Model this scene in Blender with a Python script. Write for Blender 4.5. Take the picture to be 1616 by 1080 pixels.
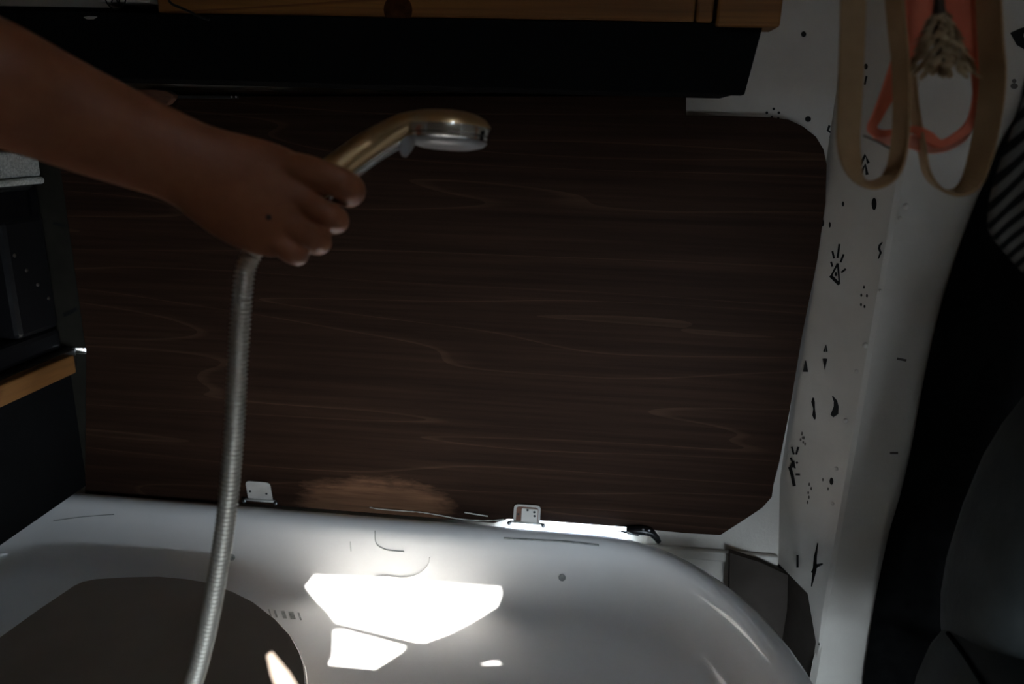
import bpy, bmesh, math, random
from mathutils import Vector, Matrix
from mathutils.bvhtree import BVHTree
from mathutils.geometry import tessellate_polygon
random.seed(7)
for o in list(bpy.data.objects):
    bpy.data.objects.remove(o, do_unlink=True)
SC = bpy.context.scene
COL = SC.collection

# ------------------------------------------------------------------ camera
W, H, F = 1616, 1080, 1150.0
ZC = 0.78                                   # lens height above the van floor
_p, _y, _r = (math.radians(a) for a in (16.0, 5.3, 1.8))
FW = Vector((-math.sin(_y) * math.cos(_p), math.cos(_y) * math.cos(_p), -math.sin(_p)))
_rt = Vector((math.cos(_y), math.sin(_y), 0))
_up = _rt.cross(FW)
RT = _rt * math.cos(_r) + _up * math.sin(_r)
UP = _up * math.cos(_r) - _rt * math.sin(_r)
CAM = Vector((0, 0, ZC))
cd = bpy.data.cameras.new('camera')
cd.sensor_width = 36.0
cd.lens = F / W * 36.0
cd.clip_start = 0.01
cd.dof.use_dof = True
cd.dof.focus_distance = 0.98
cd.dof.aperture_fstop = 4.5
co = bpy.data.objects.new('camera', cd)
COL.objects.link(co)
m = Matrix((RT, UP, -FW)).transposed().to_4x4()
m.translation = CAM
co.matrix_world = m
SC.camera = co

# ------------------------------------------------------------------ light
SUN_TO = Vector((0.30, -0.57, 0.76)).normalized()
w = bpy.data.worlds.new('sky')
SC.world = w
w.use_nodes = True
bg = w.node_tree.nodes['Background']
bg.inputs['Color'].default_value = (0.73, 0.87, 1.0, 1)
bg.inputs['Strength'].default_value = 20.0
sd = bpy.data.lights.new('sun', 'SUN')
sd.energy = 26.0
sd.angle = math.radians(0.2)
sd.color = (1.0, 0.96, 0.91)
so = bpy.data.objects.new('sun', sd)
COL.objects.link(so)
so.rotation_euler = SUN_TO.to_track_quat('Z', 'Y').to_euler()
so.location = (0.6, -0.6, 4)
SC.view_settings.view_transform = 'Standard'
SC.view_settings.look = 'None'
SC.view_settings.exposure = 0.12
SC.view_settings.gamma = 1.0
SC.view_settings.use_curve_mapping = False
SC.cycles.max_bounces = 10
SC.cycles.diffuse_bounces = 6
SC.cycles.sample_clamp_indirect = 60.0
SC.cycles.blur_glossy = 0.2


# ------------------------------------------------------------------ helpers
def ray(x, y):
    return FW + RT * ((x - W / 2) / F) - UP * ((y - H / 2) / F)

def P(x, y, d):
    """point seen at pixel (x, y), d metres in front of the lens"""
    return CAM + ray(x, y) * d

def PY(x, y, Y):
    d = ray(x, y)
    return CAM + d * (Y / d.y)

def PZ(x, y, Z):
    d = ray(x, y)
    return CAM + d * ((Z - ZC) / d.z)

def PN(x, y, p0, n):
    d = ray(x, y)
    return CAM + d * ((p0 - CAM).dot(n) / d.dot(n))

def link(name, me, mat=None, parent=None, smooth=False):
    o = bpy.data.objects.new(name, me)
    COL.objects.link(o)
    if mat is not None and not me.materials:
        me.materials.append(mat)
    if smooth:
        for p in me.polygons:
            p.use_smooth = True
    if parent is not None:
        o.parent = parent
    return o

def mesh(name, verts, faces, mat=None, parent=None, smooth=False, bevel=0, sub=0, recalc=True):
    me = bpy.data.meshes.new(name)
    me.from_pydata([tuple(v) for v in verts], [], faces)
    if recalc:
        bm = bmesh.new(); bm.from_mesh(me)
        bmesh.ops.recalc_face_normals(bm, faces=bm.faces)
        bm.to_mesh(me); bm.free()
    o = link(name, me, mat, parent, smooth)
    if bevel:
        b = o.modifiers.new('bevel', 'BEVEL'); b.width = bevel; b.segments = 2
        b.limit_method = 'ANGLE'; b.angle_limit = math.radians(35)
    if sub:
        s = o.modifiers.new('sub', 'SUBSURF'); s.levels = sub; s.render_levels = sub
    return o

def box(name, a, b, mat, parent=None, bevel=0.002):
    x0, y0, z0 = a; x1, y1, z1 = b
    v = [(x0, y0, z0), (x1, y0, z0), (x1, y1, z0), (x0, y1, z0), (x0, y0, z1), (x1, y0, z1), (x1, y1, z1), (x0, y1, z1)]
    f = [(0, 3, 2, 1), (4, 5, 6, 7), (0, 1, 5, 4), (1, 2, 6, 5), (2, 3, 7, 6), (3, 0, 4, 7)]
    return mesh(name, v, f, mat, parent, bevel=bevel)

def prism(name, pts, off, mat, parent=None, bevel=0, holes=()):
    """closed 3D outline (planar) with optional holes, pushed along off"""
    loops = [list(pts)] + [list(h) for h in holes]
    flat = [Vector(p) for l in loops for p in l]
    tris = tessellate_polygon([[Vector(p) for p in l] for l in loops])
    n = len(flat); off = Vector(off)
    verts = flat + [p + off for p in flat]
    faces = [tuple(t) for t in tris] + [tuple(n + i for i in reversed(t)) for t in tris]
    k = 0
    for l in loops:
        c = len(l)
        for i in range(c):
            a, b = k + i, k + (i + 1) % c
            faces.append((a, b, n + b, n + a))
        k += c
    return mesh(name, verts, faces, mat, parent, bevel=bevel)

def frame_dirs(path):
    out = []
    for i in range(len(path)):
        a = path[max(i - 1, 0)]; b = path[min(i + 1, len(path) - 1)]
        out.append((Vector(b) - Vector(a)).normalized())
    return out

def tube_data(path, radii, seg=12, flat=None, view=None, cap=True):
    """tube round a path; flat = half-thickness along view where different from radius"""
    path = [Vector(p) for p in path]
    t = frame_dirs(path)
    vs, fs = [], []
    ref = Vector(view) if view is not None else Vector((0.13, 0.97, 0.21)).normalized()
    for i, p in enumerate(path):
        r = radii[i] if hasattr(radii, '__len__') else radii
        u = t[i].cross(ref)
        if u.length < 1e-4:
            u = t[i].cross(Vector((1, 0, 0)))
        u.normalize()
        v = u.cross(t[i]).normalized()
        rb = flat[i] if flat is not None else r
        for k in range(seg):
            a = 2 * math.pi * k / seg
            vs.append(p + u * (r * math.cos(a)) + v * (rb * math.sin(a)))
    for i in range(len(path) - 1):
        for k in range(seg):
            a, b = i * seg + k, i * seg + (k + 1) % seg
            fs.append((a, b, b + seg, a + seg))
    if cap:
        fs.append(tuple(range(seg - 1, -1, -1)))
        fs.append(tuple((len(path) - 1) * seg + k for k in range(seg)))
    return vs, fs

def tube(name, path, radii, mat, parent=None, seg=12, flat=None, view=None, smooth=True):
    vs, fs = tube_data(path, radii, seg, flat, view)
    return mesh(name, vs, fs, mat, parent, smooth=smooth)

def spline(pts, n):
    """Catmull-Rom through tuples of any length"""
    out = []
    m_ = len(pts)
    for j in range(n):
        u = j / (n - 1) * (m_ - 1)
        i = min(int(u), m_ - 2); f = u - i
        p0, p1, p2, p3 = pts[max(i - 1, 0)], pts[i], pts[i + 1], pts[min(i + 2, m_ - 1)]
        out.append(tuple(0.5 * (2 * b + (c - a) * f + (2 * a - 5 * b + 4 * c - d) * f * f + (3 * b - a - 3 * c + d) * f ** 3)
                         for a, b, c, d in zip(p0, p1, p2, p3)))
    return out

def lathe(name, prof, mat, parent=None, seg=32, origin=(0, 0, 0), axis=(0, 0, 1), smooth=True):
    q = Vector((0, 0, 1)).rotation_difference(Vector(axis).normalized())
    vs, fs = [], []
    for r, z in prof:
        for k in range(seg):
            a = 2 * math.pi * k / seg
            vs.append(q @ Vector((r * math.cos(a), r * math.sin(a), z)) + Vector(origin))
    for i in range(len(prof) - 1):
        for k in range(seg):
            a, b = i * seg + k, i * seg + (k + 1) % seg
            fs.append((a, b, b + seg, a + seg))
    fs.append(tuple(range(seg - 1, -1, -1)))
    fs.append(tuple((len(prof) - 1) * seg + k for k in range(seg)))
    o = mesh(name, vs, fs, mat, parent, smooth=smooth)
    if smooth:
        e = o.modifiers.new('edges', 'EDGE_SPLIT'); e.split_angle = math.radians(50)
    return o

def empty(name, loc=(0, 0, 0)):
    o = bpy.data.objects.new(name, None)
    COL.objects.link(o)
    o.location = (0, 0, 0)
    o.empty_display_size = 0.05
    return o

def tag(o, label, cat, group=None, kind=None):
    o['label'] = label
    o['category'] = cat
    if group: o['group'] = group
    if kind: o['kind'] = kind
    return o

def struct(o, label=None, cat=None):
    o['kind'] = 'structure'
    if label: o['label'] = label
    if cat: o['category'] = cat
    return o

# ------------------------------------------------------------------ materials
def mat(name, col, rough=0.6, metal=0.0, spec=0.5, **kw):
    m_ = bpy.data.materials.new(name)
    m_.use_nodes = True
    b = m_.node_tree.nodes['Principled BSDF']
    b.inputs['Base Color'].default_value = (*col, 1)
    b.inputs['Roughness'].default_value = rough
    b.inputs['Metallic'].default_value = metal
    b.inputs['Specular IOR Level'].default_value = spec
    for k, v in kw.items():
        b.inputs[k].default_value = v
    return m_

def nodes(m_):
    nt = m_.node_tree
    return nt, nt.nodes['Principled BSDF']

def coords(nt, scale=(1, 1, 1), rot=(0, 0, 0)):
    tc = nt.nodes.new('ShaderNodeTexCoord')
    mp = nt.nodes.new('ShaderNodeMapping')
    mp.inputs['Scale'].default_value = scale
    mp.inputs['Rotation'].default_value = rot
    nt.links.new(tc.outputs['Object'], mp.inputs['Vector'])
    return mp

def noise(nt, vec, scale, detail=4, rough=0.5, dist=0.0):
    n = nt.nodes.new('ShaderNodeTexNoise')
    n.inputs['Scale'].default_value = scale
    n.inputs['Detail'].default_value = detail
    n.inputs['Roughness'].default_value = rough
    n.inputs['Distortion'].default_value = dist
    nt.links.new(vec.outputs['Vector'], n.inputs['Vector'])
    return n

def ramp(nt, fac, stops):
    r = nt.nodes.new('ShaderNodeValToRGB')
    els = r.color_ramp.elements
    while len(els) < len(stops):
        els.new(0.5)
    for e, (p, c) in zip(els, stops):
        e.position = p; e.color = (*c, 1)
    nt.links.new(fac, r.inputs['Fac'])
    return r

def bump(nt, b, height, strength=0.2, dist=0.002):
    n = nt.nodes.new('ShaderNodeBump')
    n.inputs['Strength'].default_value = strength
    n.inputs['Distance'].default_value = dist
    nt.links.new(height, n.inputs['Height'])
    nt.links.new(n.outputs['Normal'], b.inputs['Normal'])

def mottled(name, c1, c2, scale, rough=0.6, bstr=0.0, bscale=None, metal=0, spec=0.5, stretch=(1, 1, 1), bdist=0.002):
    m_ = mat(name, c1, rough, metal, spec)
    nt, b = nodes(m_)
    v = coords(nt, stretch)
    n = noise(nt, v, scale, 5, 0.6)
    r = ramp(nt, n.outputs['Fac'], [(0.35, c1), (0.65, c2)])
    nt.links.new(r.outputs['Color'], b.inputs['Base Color'])
    if bstr:
        n2 = noise(nt, v, bscale or scale * 4, 3, 0.6)
        bump(nt, b, n2.outputs['Fac'], bstr, bdist)
    return m_

def wood(name, dark, mid, light, rough=0.5, axis='x', ring=34.0, line=0.5, spec=0.4):
    """flat-sawn veneer: contour lines of a stretched noise field plus fine fibres"""
    m_ = mat(name, mid, rough, 0, spec)
    nt, b = nodes(m_)
    s = {'x': (0.45, 3.0, 5.6), 'y': (4.6, 0.9, 3.0)}[axis]
    v = coords(nt, s)
    n = noise(nt, v, 1.15, 2, 0.45, 0.35)
    mul = nt.nodes.new('ShaderNodeMath'); mul.operation = 'MULTIPLY'; mul.inputs[1].default_value = ring
    nt.links.new(n.outputs['Fac'], mul.inputs[0])
    fr = nt.nodes.new('ShaderNodeMath'); fr.operation = 'FRACT'
    nt.links.new(mul.outputs[0], fr.inputs[0])
    r = ramp(nt, fr.outputs[0], [(0.0, mid), (0.72, dark), (0.93, mid), (0.975, light)])
    s2 = {'x': (3, 40, 150), 'y': (150, 3, 40)}[axis]
    v2 = coords(nt, s2)
    fib = noise(nt, v2, 1.0, 4, 0.65)
    r2 = ramp(nt, fib.outputs['Fac'], [(0.3, (0.55, 0.55, 0.55)), (0.7, (1.2, 1.2, 1.2))])
    mx = nt.nodes.new('ShaderNodeMix'); mx.data_type = 'RGBA'; mx.blend_type = 'MULTIPLY'
    mx.inputs['Factor'].default_value = 0.8
    nt.links.new(r.outputs['Color'], mx.inputs['A'])
    nt.links.new(r2.outputs['Color'], mx.inputs['B'])
    nt.links.new(mx.outputs['Result'], b.inputs['Base Color'])
    bump(nt, b, fib.outputs['Fac'], 0.15, 0.0006)
    return m_

M = {}
M['panel'] = wood('walnut_stained_plywood', (0.026, 0.0125, 0.0078), (0.033, 0.016, 0.0098), (0.054, 0.028, 0.0165), 0.7, ring=13, spec=0.08)
def add_tan_patch(m_, cx_, cz_, sx, sz, col):
    """patch of lighter tan at the foot of the board, ragged along the grain"""
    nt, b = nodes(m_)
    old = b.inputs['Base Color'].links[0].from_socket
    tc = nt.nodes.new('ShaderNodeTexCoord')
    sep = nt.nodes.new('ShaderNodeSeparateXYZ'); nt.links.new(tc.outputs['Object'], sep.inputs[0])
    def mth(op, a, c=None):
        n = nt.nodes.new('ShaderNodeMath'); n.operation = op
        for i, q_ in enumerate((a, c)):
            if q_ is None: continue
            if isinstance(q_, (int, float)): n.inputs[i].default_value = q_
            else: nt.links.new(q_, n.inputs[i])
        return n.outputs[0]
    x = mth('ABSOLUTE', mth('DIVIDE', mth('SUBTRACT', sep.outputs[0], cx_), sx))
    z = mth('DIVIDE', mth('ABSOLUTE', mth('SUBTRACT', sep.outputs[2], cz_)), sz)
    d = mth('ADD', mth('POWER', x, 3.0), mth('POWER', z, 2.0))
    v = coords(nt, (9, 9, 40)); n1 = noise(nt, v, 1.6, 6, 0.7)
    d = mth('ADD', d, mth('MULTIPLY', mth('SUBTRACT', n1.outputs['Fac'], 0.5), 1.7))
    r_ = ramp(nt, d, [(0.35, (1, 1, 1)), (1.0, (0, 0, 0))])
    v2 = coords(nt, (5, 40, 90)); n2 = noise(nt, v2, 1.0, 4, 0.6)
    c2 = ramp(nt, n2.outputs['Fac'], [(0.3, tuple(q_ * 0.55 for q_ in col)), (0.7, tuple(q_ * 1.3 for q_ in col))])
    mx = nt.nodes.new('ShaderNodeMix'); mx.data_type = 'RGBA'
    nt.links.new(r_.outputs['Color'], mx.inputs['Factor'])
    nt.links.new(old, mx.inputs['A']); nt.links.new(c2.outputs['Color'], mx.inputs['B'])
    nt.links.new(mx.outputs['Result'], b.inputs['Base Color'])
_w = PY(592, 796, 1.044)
add_tan_patch(M['panel'], _w.x, _w.z, 0.135, 0.050, (0.17, 0.086, 0.048))  # lighter tan area at the foot of the panel
M['pine'] = wood('orange_pine', (0.23, 0.09, 0.02), (0.32, 0.135, 0.032), (0.19, 0.065, 0.013), 0.5, ring=7)
M['ceiling'] = wood('pine_ceiling', (0.42, 0.22, 0.08), (0.55, 0.30, 0.12), (0.35, 0.16, 0.05), 0.5, ring=7)
M['oak_edge'] = wood('counter_edge_wood', (0.20, 0.085, 0.024), (0.29, 0.13, 0.04), (0.17, 0.06, 0.018), 0.5, axis='y', ring=7)
M['dark_top'] = mottled('dark_worktop', (0.018, 0.014, 0.012), (0.03, 0.024, 0.02), 30, 0.35)
M['white_paint'] = mottled('white_painted_metal', (0.48, 0.445, 0.395), (0.55, 0.51, 0.455), 9, 0.42, 0.45, 140, bdist=0.001)
M['tub'] = mottled('white_acrylic', (0.88, 0.88, 0.87), (0.91, 0.91, 0.90), 6, 0.07, spec=0.26)
M['black_paint'] = mottled('black_paint', (0.0065, 0.0066, 0.007), (0.0085, 0.0087, 0.0092), 12, 0.9, 0.08, 90, spec=0.03)
M['black_cloth'] = mottled('black_cloth', (0.004, 0.004, 0.004), (0.007, 0.007, 0.007), 50, 0.95, 0.2, 500, spec=0.05)
M['ink'] = mat('black_ink', (0.008, 0.008, 0.008), 0.7, 0, 0.2)
M['faded_ink'] = mat('faded_ink', (0.10, 0.09, 0.08), 0.8, 0, 0.2)
M['chrome'] = mat('chrome', (0.82, 0.82, 0.82), 0.09, 1.0)
M['satin'] = mat('satin_steel', (0.62, 0.59, 0.54), 0.32, 1.0)
M['braid'] = mat('braided_steel', (0.58, 0.54, 0.47), 0.45, 0.75)
M['champagne'] = mat('brushed_champagne_metal', (0.72, 0.50, 0.27), 0.38, 1.0)
M['hinge'] = mottled('ivory_coated_steel', (0.52, 0.50, 0.46), (0.60, 0.58, 0.54), 60, 0.45)
M['screw'] = mat('screw_steel', (0.35, 0.36, 0.38), 0.3, 1.0)
M['dark_screw'] = mat('dark_screw_steel', (0.06, 0.06, 0.06), 0.4, 0.6)
M['grey_plastic'] = mat('grey_plastic', (0.35, 0.35, 0.36), 0.35)
M['lid'] = mottled('grey_brown_lid', (0.28, 0.225, 0.185), (0.33, 0.27, 0.225), 5, 0.5)
M['pale_rim'] = mat('pale_rim', (0.72, 0.69, 0.64), 0.4)
M['sealant'] = mottled('old_white_sealant', (0.62, 0.60, 0.54), (0.72, 0.69, 0.62), 80, 0.6, 0.3, 200)
M['black_plastic'] = mat('black_plastic', (0.010, 0.010, 0.011), 0.3)
M['black_gloss'] = mat('black_gloss', (0.006, 0.006, 0.007), 0.12)
M['glass'] = mat('glass', (0.95, 0.97, 1.0), 0.02, 0, 0.5, **{'Transmission Weight': 1.0, 'IOR': 1.45})
M['smoked'] = mat('smoked_glass', (0.10, 0.09, 0.08), 0.05, 0, 0.5, **{'Transmission Weight': 0.6, 'IOR': 1.45})
M['grey_cloth'] = mottled('grey_speckled_felt', (0.34, 0.35, 0.33), (0.62, 0.63, 0.60), 320, 0.95, 0.6, 420, spec=0.1)
M['tan'] = mottled('tan_leather', (0.31, 0.185, 0.085), (0.40, 0.25, 0.125), 25, 0.65, 0.1, 200)
M['coral'] = mottled('coral_fabric', (0.72, 0.17, 0.095), (0.80, 0.22, 0.13), 30, 0.85, 0.2, 500, spec=0.15)
M['coral_light'] = mottled('pale_coral_fabric', (0.86, 0.36, 0.27), (0.90, 0.42, 0.33), 30, 0.85, 0.2, 500, spec=0.15)
M['cone'] = mottled('brown_dry_scale', (0.15, 0.09, 0.045), (0.42, 0.30, 0.17), 60, 0.8, 0.3, 200)
M['stem'] = mat('dark_dry_stem', (0.05, 0.03, 0.02), 0.8)
M['bag'] = mottled('grey_green_canvas', (0.019, 0.022, 0.021), (0.029, 0.033, 0.032), 20, 0.75, 0.4, 60, spec=0.2)
M['bag_seam'] = mat('dark_seam', (0.004, 0.004, 0.004), 1.0, 0, 0.0)
M['floor'] = wood('dark_floor', (0.05, 0.035, 0.025), (0.08, 0.055, 0.04), (0.04, 0.03, 0.02), 0.5, ring=9)
M['wall_dim'] = mottled('beige_lining', (0.40, 0.34, 0.27), (0.46, 0.40, 0.32), 8, 0.85)
M['recess_shade'] = mottled('shaded_recess_brown', (0.040, 0.033, 0.028), (0.055, 0.045, 0.038), 14, 0.9, spec=0.04)  # dark brown with the shade of the recess put into the colour
M['left_shade'] = mottled('shaded_wall_brown', (0.020, 0.018, 0.014), (0.030, 0.027, 0.021), 12, 0.9, spec=0.05)  # near-black, stands for the unlit wall left of the panel
M['shade'] = mat('sun_mask_sheet', (0.05, 0.05, 0.055), 0.9, 0, 0.1)
M['card'] = mat('white_card', (0.45, 0.43, 0.40), 0.7)
M['thread'] = mat('pale_thread', (0.85, 0.85, 0.83), 0.6)
M['grime'] = mottled('grey_grime', (0.24, 0.25, 0.24), (0.46, 0.47, 0.45), 150, 0.7)
M['latch'] = mottled('reddish_wood', (0.16, 0.07, 0.045), (0.22, 0.10, 0.06), 30, 0.5, stretch=(1, 8, 8))
# striped cotton
ms = mat('striped_cotton', (0.5, 0.5, 0.5), 0.9, 0, 0.1)
nt, b = nodes(ms)
v = coords(nt)
wv = nt.nodes.new('ShaderNodeTexWave')
wv.wave_type = 'BANDS'; wv.bands_direction = 'DIAGONAL'
wv.inputs['Scale'].default_value = 44.0
wv.inputs['Distortion'].default_value = 0.0
wv.inputs['Detail'].default_value = 1.0
mp = [n for n in nt.nodes if n.type == 'MAPPING'][0]
mp.inputs['Scale'].default_value = (1.35, 0.0, -0.85)
nt.links.new(mp.outputs['Vector'], wv.inputs['Vector'])
r = ramp(nt, wv.outputs['Fac'], [(0.42, (0.012, 0.012, 0.012)), (0.55, (0.17, 0.16, 0.145))])
nt.links.new(r.outputs['Color'], b.inputs['Base Color'])
n2 = noise(nt, mp, 600, 2)
bump(nt, b, n2.outputs['Fac'], 0.3, 0.001)
M['stripe'] = ms
# skin
sk = mat('skin', (0.42, 0.22, 0.15), 0.5, 0, 0.4, **{'Subsurface Weight': 0.12, 'Subsurface Scale': 0.008})
sk.node_tree.nodes['Principled BSDF'].inputs['Subsurface Radius'].default_value = (1.0, 0.35, 0.2)
nt, b = nodes(sk)
v = coords(nt)
n1 = noise(nt, v, 45, 4, 0.6)
r = ramp(nt, n1.outputs['Fac'], [(0.3, (0.27, 0.092, 0.040)), (0.7, (0.34, 0.125, 0.058))])
nt.links.new(r.outputs['Color'], b.inputs['Base Color'])
n2 = noise(nt, v, 700, 3, 0.6)
bump(nt, b, n2.outputs['Fac'], 0.25, 0.0006)
M['skin'] = sk

Z = lambda z: z + ZC                         # heights below are given from lens level

# ------------------------------------------------------------------ setting: the van shell
XL, XR, YF, YB = -1.5, 1.25, -0.75, 1.057
ZT = Z(1.10)
struct(box('floor', (XL, YF, -0.03), (XR, 1.15, 0.0), M['floor']), 'dark wooden van floor under the tub', 'floor')
# skylight opening worked out from the sun later; ceiling sheet is cut further down
# back wall with the window opening behind the wooden panel and a narrow slit by the counter
def xz(x, z, y=YB):
    return Vector((x, y, Z(z)))
wall_out = [xz(XL, -ZC), xz(0.345, -ZC), xz(0.345, 1.10), xz(XL, 1.10)]
win = [xz(-0.72, -0.585), xz(-0.10, -0.585), xz(-0.095, -0.69), xz(0.092, -0.69), xz(0.10, -0.585), xz(0.25, -0.56), xz(0.25, -0.02), xz(-0.72, -0.02)]
s0 = PY(119, 549, YB); s1 = PY(138, 551, YB); s2 = PY(138, 556, YB); s3 = PY(120, 553, YB)
wall_back = struct(prism('wall_back', wall_out, (0, 0.012, 0), M['white_paint'], holes=[win, [s3, s2, s1, s0]]),
                   'white painted metal wall around the panelled window', 'wall')
wf = struct(empty('window_1'), 'van window behind the dark wooden panel', 'window')
prism('pane', [xz(-0.76, -0.74, 1.085), xz(0.30, -0.74, 1.085), xz(0.30, 0.02, 1.085), xz(-0.76, 0.02, 1.085)], (0, 0.004, 0), M['glass'], wf)
prism('frame', [xz(-0.78, -0.76, 1.0695), xz(0.32, -0.76, 1.0695), xz(0.32, 0.04, 1.0695), xz(-0.78, 0.04, 1.0695)], (0, 0.014, 0), M['black_plastic'], wf,
      holes=[[xz(-0.74, -0.715, 1.0695), xz(-0.74, 0.0, 1.0695), xz(0.27, 0.0, 1.0695), xz(0.27, -0.715, 1.0695)]])
# corner pillar: reveal, face with drawings, ridge and side face
def pillar_row(z):
    B = Vector((0.332, 1.03)); R = Vector((0.379, 0.95)); A = Vector((0.322, 1.058)); S = Vector((0.86, 1.00))
    if z < -0.50:
        t = min(1.0, (-0.50 - z) / 0.21)
        B = B.lerp(R + Vector((-0.0015, 0.002)), t)
        A = Vector((0.322, 1.058)).lerp(Vector((0.345, 1.058)), t)
    n1 = (R - B).normalized(); n2 = (S - R).normalized()
    e = 0.004
    pts = [A, B - (B - A).normalized() * e, B + n1 * e, R - n1 * min(e, (R - B).length * .4), R + n2 * e, S]
    return [Vector((p.x, p.y, Z(z))) for p in pts]
zs = [-ZC, -0.74, -0.71, -0.66, -0.645, -0.60, -0.55, -0.50, -0.40, -0.2, 0.0, 0.2, 0.5, 1.10]
vs, fs = [], []
for z in zs:
    vs += pillar_row(z)
for i in range(len(zs) - 1):
    for k in range(5):
        a = i * 6 + k
        fs.append((a, a + 1, a + 7, a + 6))
pillar = mesh('wall_corner', vs, fs, M['white_paint'], smooth=True, recalc=False)
pillar.data.materials.append(M['recess_shade'])
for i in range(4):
    pillar.data.polygons[i * 5].material_index = 1  # low reveal faces coloured dark in place of recess shade
struct(pillar, 'white painted corner pillar covered with small black drawings', 'pillar')
sol = pillar.modifiers.new('thick', 'SOLIDIFY'); sol.thickness = 0.004; sol.offset = -1
es = pillar.modifiers.new('edges', 'EDGE_SPLIT'); es.split_angle = math.radians(20)
# ledge low on the back wall beside the tub
lp = [PY(1030, 857, 1.04), PY(1150, 868, 1.04), PY(1240, 905, 1.035)]
struct(box('trim_1', (0.10, 1.046, Z(-0.645)), (0.335, 1.0565, Z(-0.628)), M['white_paint'], bevel=0.003), 'low white ledge behind the tub corner', 'ledge')
struct(prism('recess_shade_sheet', [PY(a, b_, 1.03) for a, b_ in ((1152, 873), (1200, 888), (1247, 910), (1262, 950), (1275, 990), (1290, 1040), (1150, 1040))], (0, 0.012, 0), M['recess_shade']), 'dark sheet low between tub and pillar, coloured to stand for shade', 'board')  # dark sheet added where the recess lies in shade
struct(box('low_shade_strip', (-0.83, 1.0585 - 0.012, Z(-0.60)), (-0.772, 1.0568, min(s2.z, s3.z) - 0.0005), M['left_shade'], bevel=0.001), 'dark low strip beside the kitchen cabinet, coloured to stand for shade', 'trim')
struct(box('left_shade_strip', (-0.90, 1.048, max(s0.z, s1.z) + 0.0015), (-0.775, 1.0568, Z(0.03)), M['left_shade'], bevel=0.003), 'dark strip left of the panel, coloured to stand for shade', 'trim')  # dark strip laid over the white wall to paint in its shade
# the sides of the van behind the lens; the sliding door stands open on the right
struct(box('wall_left', (XL - 0.02, YF, 0), (XL, 1.15, ZT), M['wall_dim']), 'beige lined left van wall', 'wall')
dX0, dX1, dZ1 = 0.28, 1.18, 0.37
fw_ = [Vector((XL, YF, 0)), Vector((dX0, YF, 0)), Vector((dX0, YF, dZ1)), Vector((dX1, YF, dZ1)), Vector((dX1, YF, 0)), Vector((XR, YF, 0)), Vector((XR, YF, ZT)), Vector((XL, YF, ZT))]
struct(prism('wall_front', fw_, (0, -0.02, 0), M['wall_dim']), 'beige lined van side behind the lens with the low open doorway', 'wall')
struct(box('wall_right', (XR, YF, 0), (XR + 0.02, 1.15, ZT), M['wall_dim']), 'beige lined right van wall', 'wall')
struct(box('wall_rear', (0.86, 1.0, 0), (XR, 1.02, ZT), M['wall_dim']), 'beige lined wall right of the corner pillar', 'wall')
bp = empty('blocker_deck')  # unseen deck added to keep low door light off the upper parts
tag(bp, 'unseen wooden deck added below the lens to block low door light', 'platform')
box('blocker_top', (-1.40, YF + 0.005, 0.375), (1.22, 0.05, 0.40), M['floor'], bp)
for x in (-1.38, 1.17):
    for y in (YF + 0.01, 0.0):
        box('leg', (x, y, 0.0), (x + 0.045, y + 0.045, 0.375), M['floor'], bp)
pl = bpy.data.lights.new('door_portal', 'AREA')
pl.shape = 'RECTANGLE'; pl.size = dX1 - dX0; pl.size_y = dZ1
pl.cycles.is_portal = True
po = bpy.data.objects.new('door_portal', pl); COL.objects.link(po)
po.location = ((dX0 + dX1) / 2, YF - 0.025, dZ1 / 2)
po.rotation_euler = (math.radians(90), 0, 0)          # looks along +Y into the van

# ------------------------------------------------------------------ the tub
def tub_ring(o, z, n=14):
    x0, x1, y0, y1 = -1.0 + o, 0.305 - o, 0.30 + o, 1.0435 - o
    rs = [(0.26 - o, 0.36 - o), (0.14 - o, 0.14 - o), (0.14 - o, 0.14 - o), (0.22 - o, 0.2 - o)]   # back-right, back-left, front-left, front-right
    rs = [(max(a, 0.02), max(b_, 0.02)) for a, b_ in rs]
    cs = [(x1 - rs[0][0], y1 - rs[0][1], 0), (x0 + rs[1][0], y1 - rs[1][1], 90), (x0 + rs[2][0], y0 + rs[2][1], 180), (x1 - rs[3][0], y0 + rs[3][1], 270)]
    out = []
    for (cx, cy, a0), (rx, ry) in zip(cs, rs):
        for k in range(n + 1):
            a = math.radians(a0 + 90 * k / n)
            out.append(Vector((cx + rx * math.cos(a), cy + ry * math.sin(a), Z(z))))
    return out
prof = [(0.0, -0.779), (0.0, -0.70), (0.0, -0.634), (0.0, -0.617), (0.004, -0.609), (0.012, -0.6048), (0.022, -0.605), (0.030, -0.609),
        (0.0355, -0.618), (0.038, -0.634), (0.041, -0.66), (0.046, -0.69), (0.052, -0.708), (0.062, -0.722), (0.078, -0.731), (0.10, -0.7345), (0.14, -0.735), (0.16, -0.7352)]
vs, fs = [], []
for o_, z_ in prof:
    vs += tub_ring(o_, z_)
n = len(tub_ring(0, 0))
for i in range(len(prof) - 1):
    for k in range(n):
        a, b_ = i * n + k, i * n + (k + 1) % n
        fs.append((a, b_, b_ + n, a + n))
fs.append(tuple(range(n - 1, -1, -1)))
fs.append(tuple((len(prof) - 1) * n + k for k in range(n)))
tub = empty('shower_tub')
tag(tub, 'large white acrylic shower tub with a rolled rim', 'tub')
basin = mesh('basin', vs, fs, M['tub'], tub, smooth=True)
bvh = BVHTree.FromPolygons(vs, fs)
def on_tub(x, y, lift=0.0):
    hit, nrm, idx, dist = bvh.ray_cast(CAM, ray(x, y).normalized())
    if hit is None:
        hit = PZ(x, y, Z(-0.735)); nrm = Vector((0, 0, 1))
    if nrm.dot(ray(x, y)) > 0: nrm = -nrm
    return hit + nrm * lift
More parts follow.
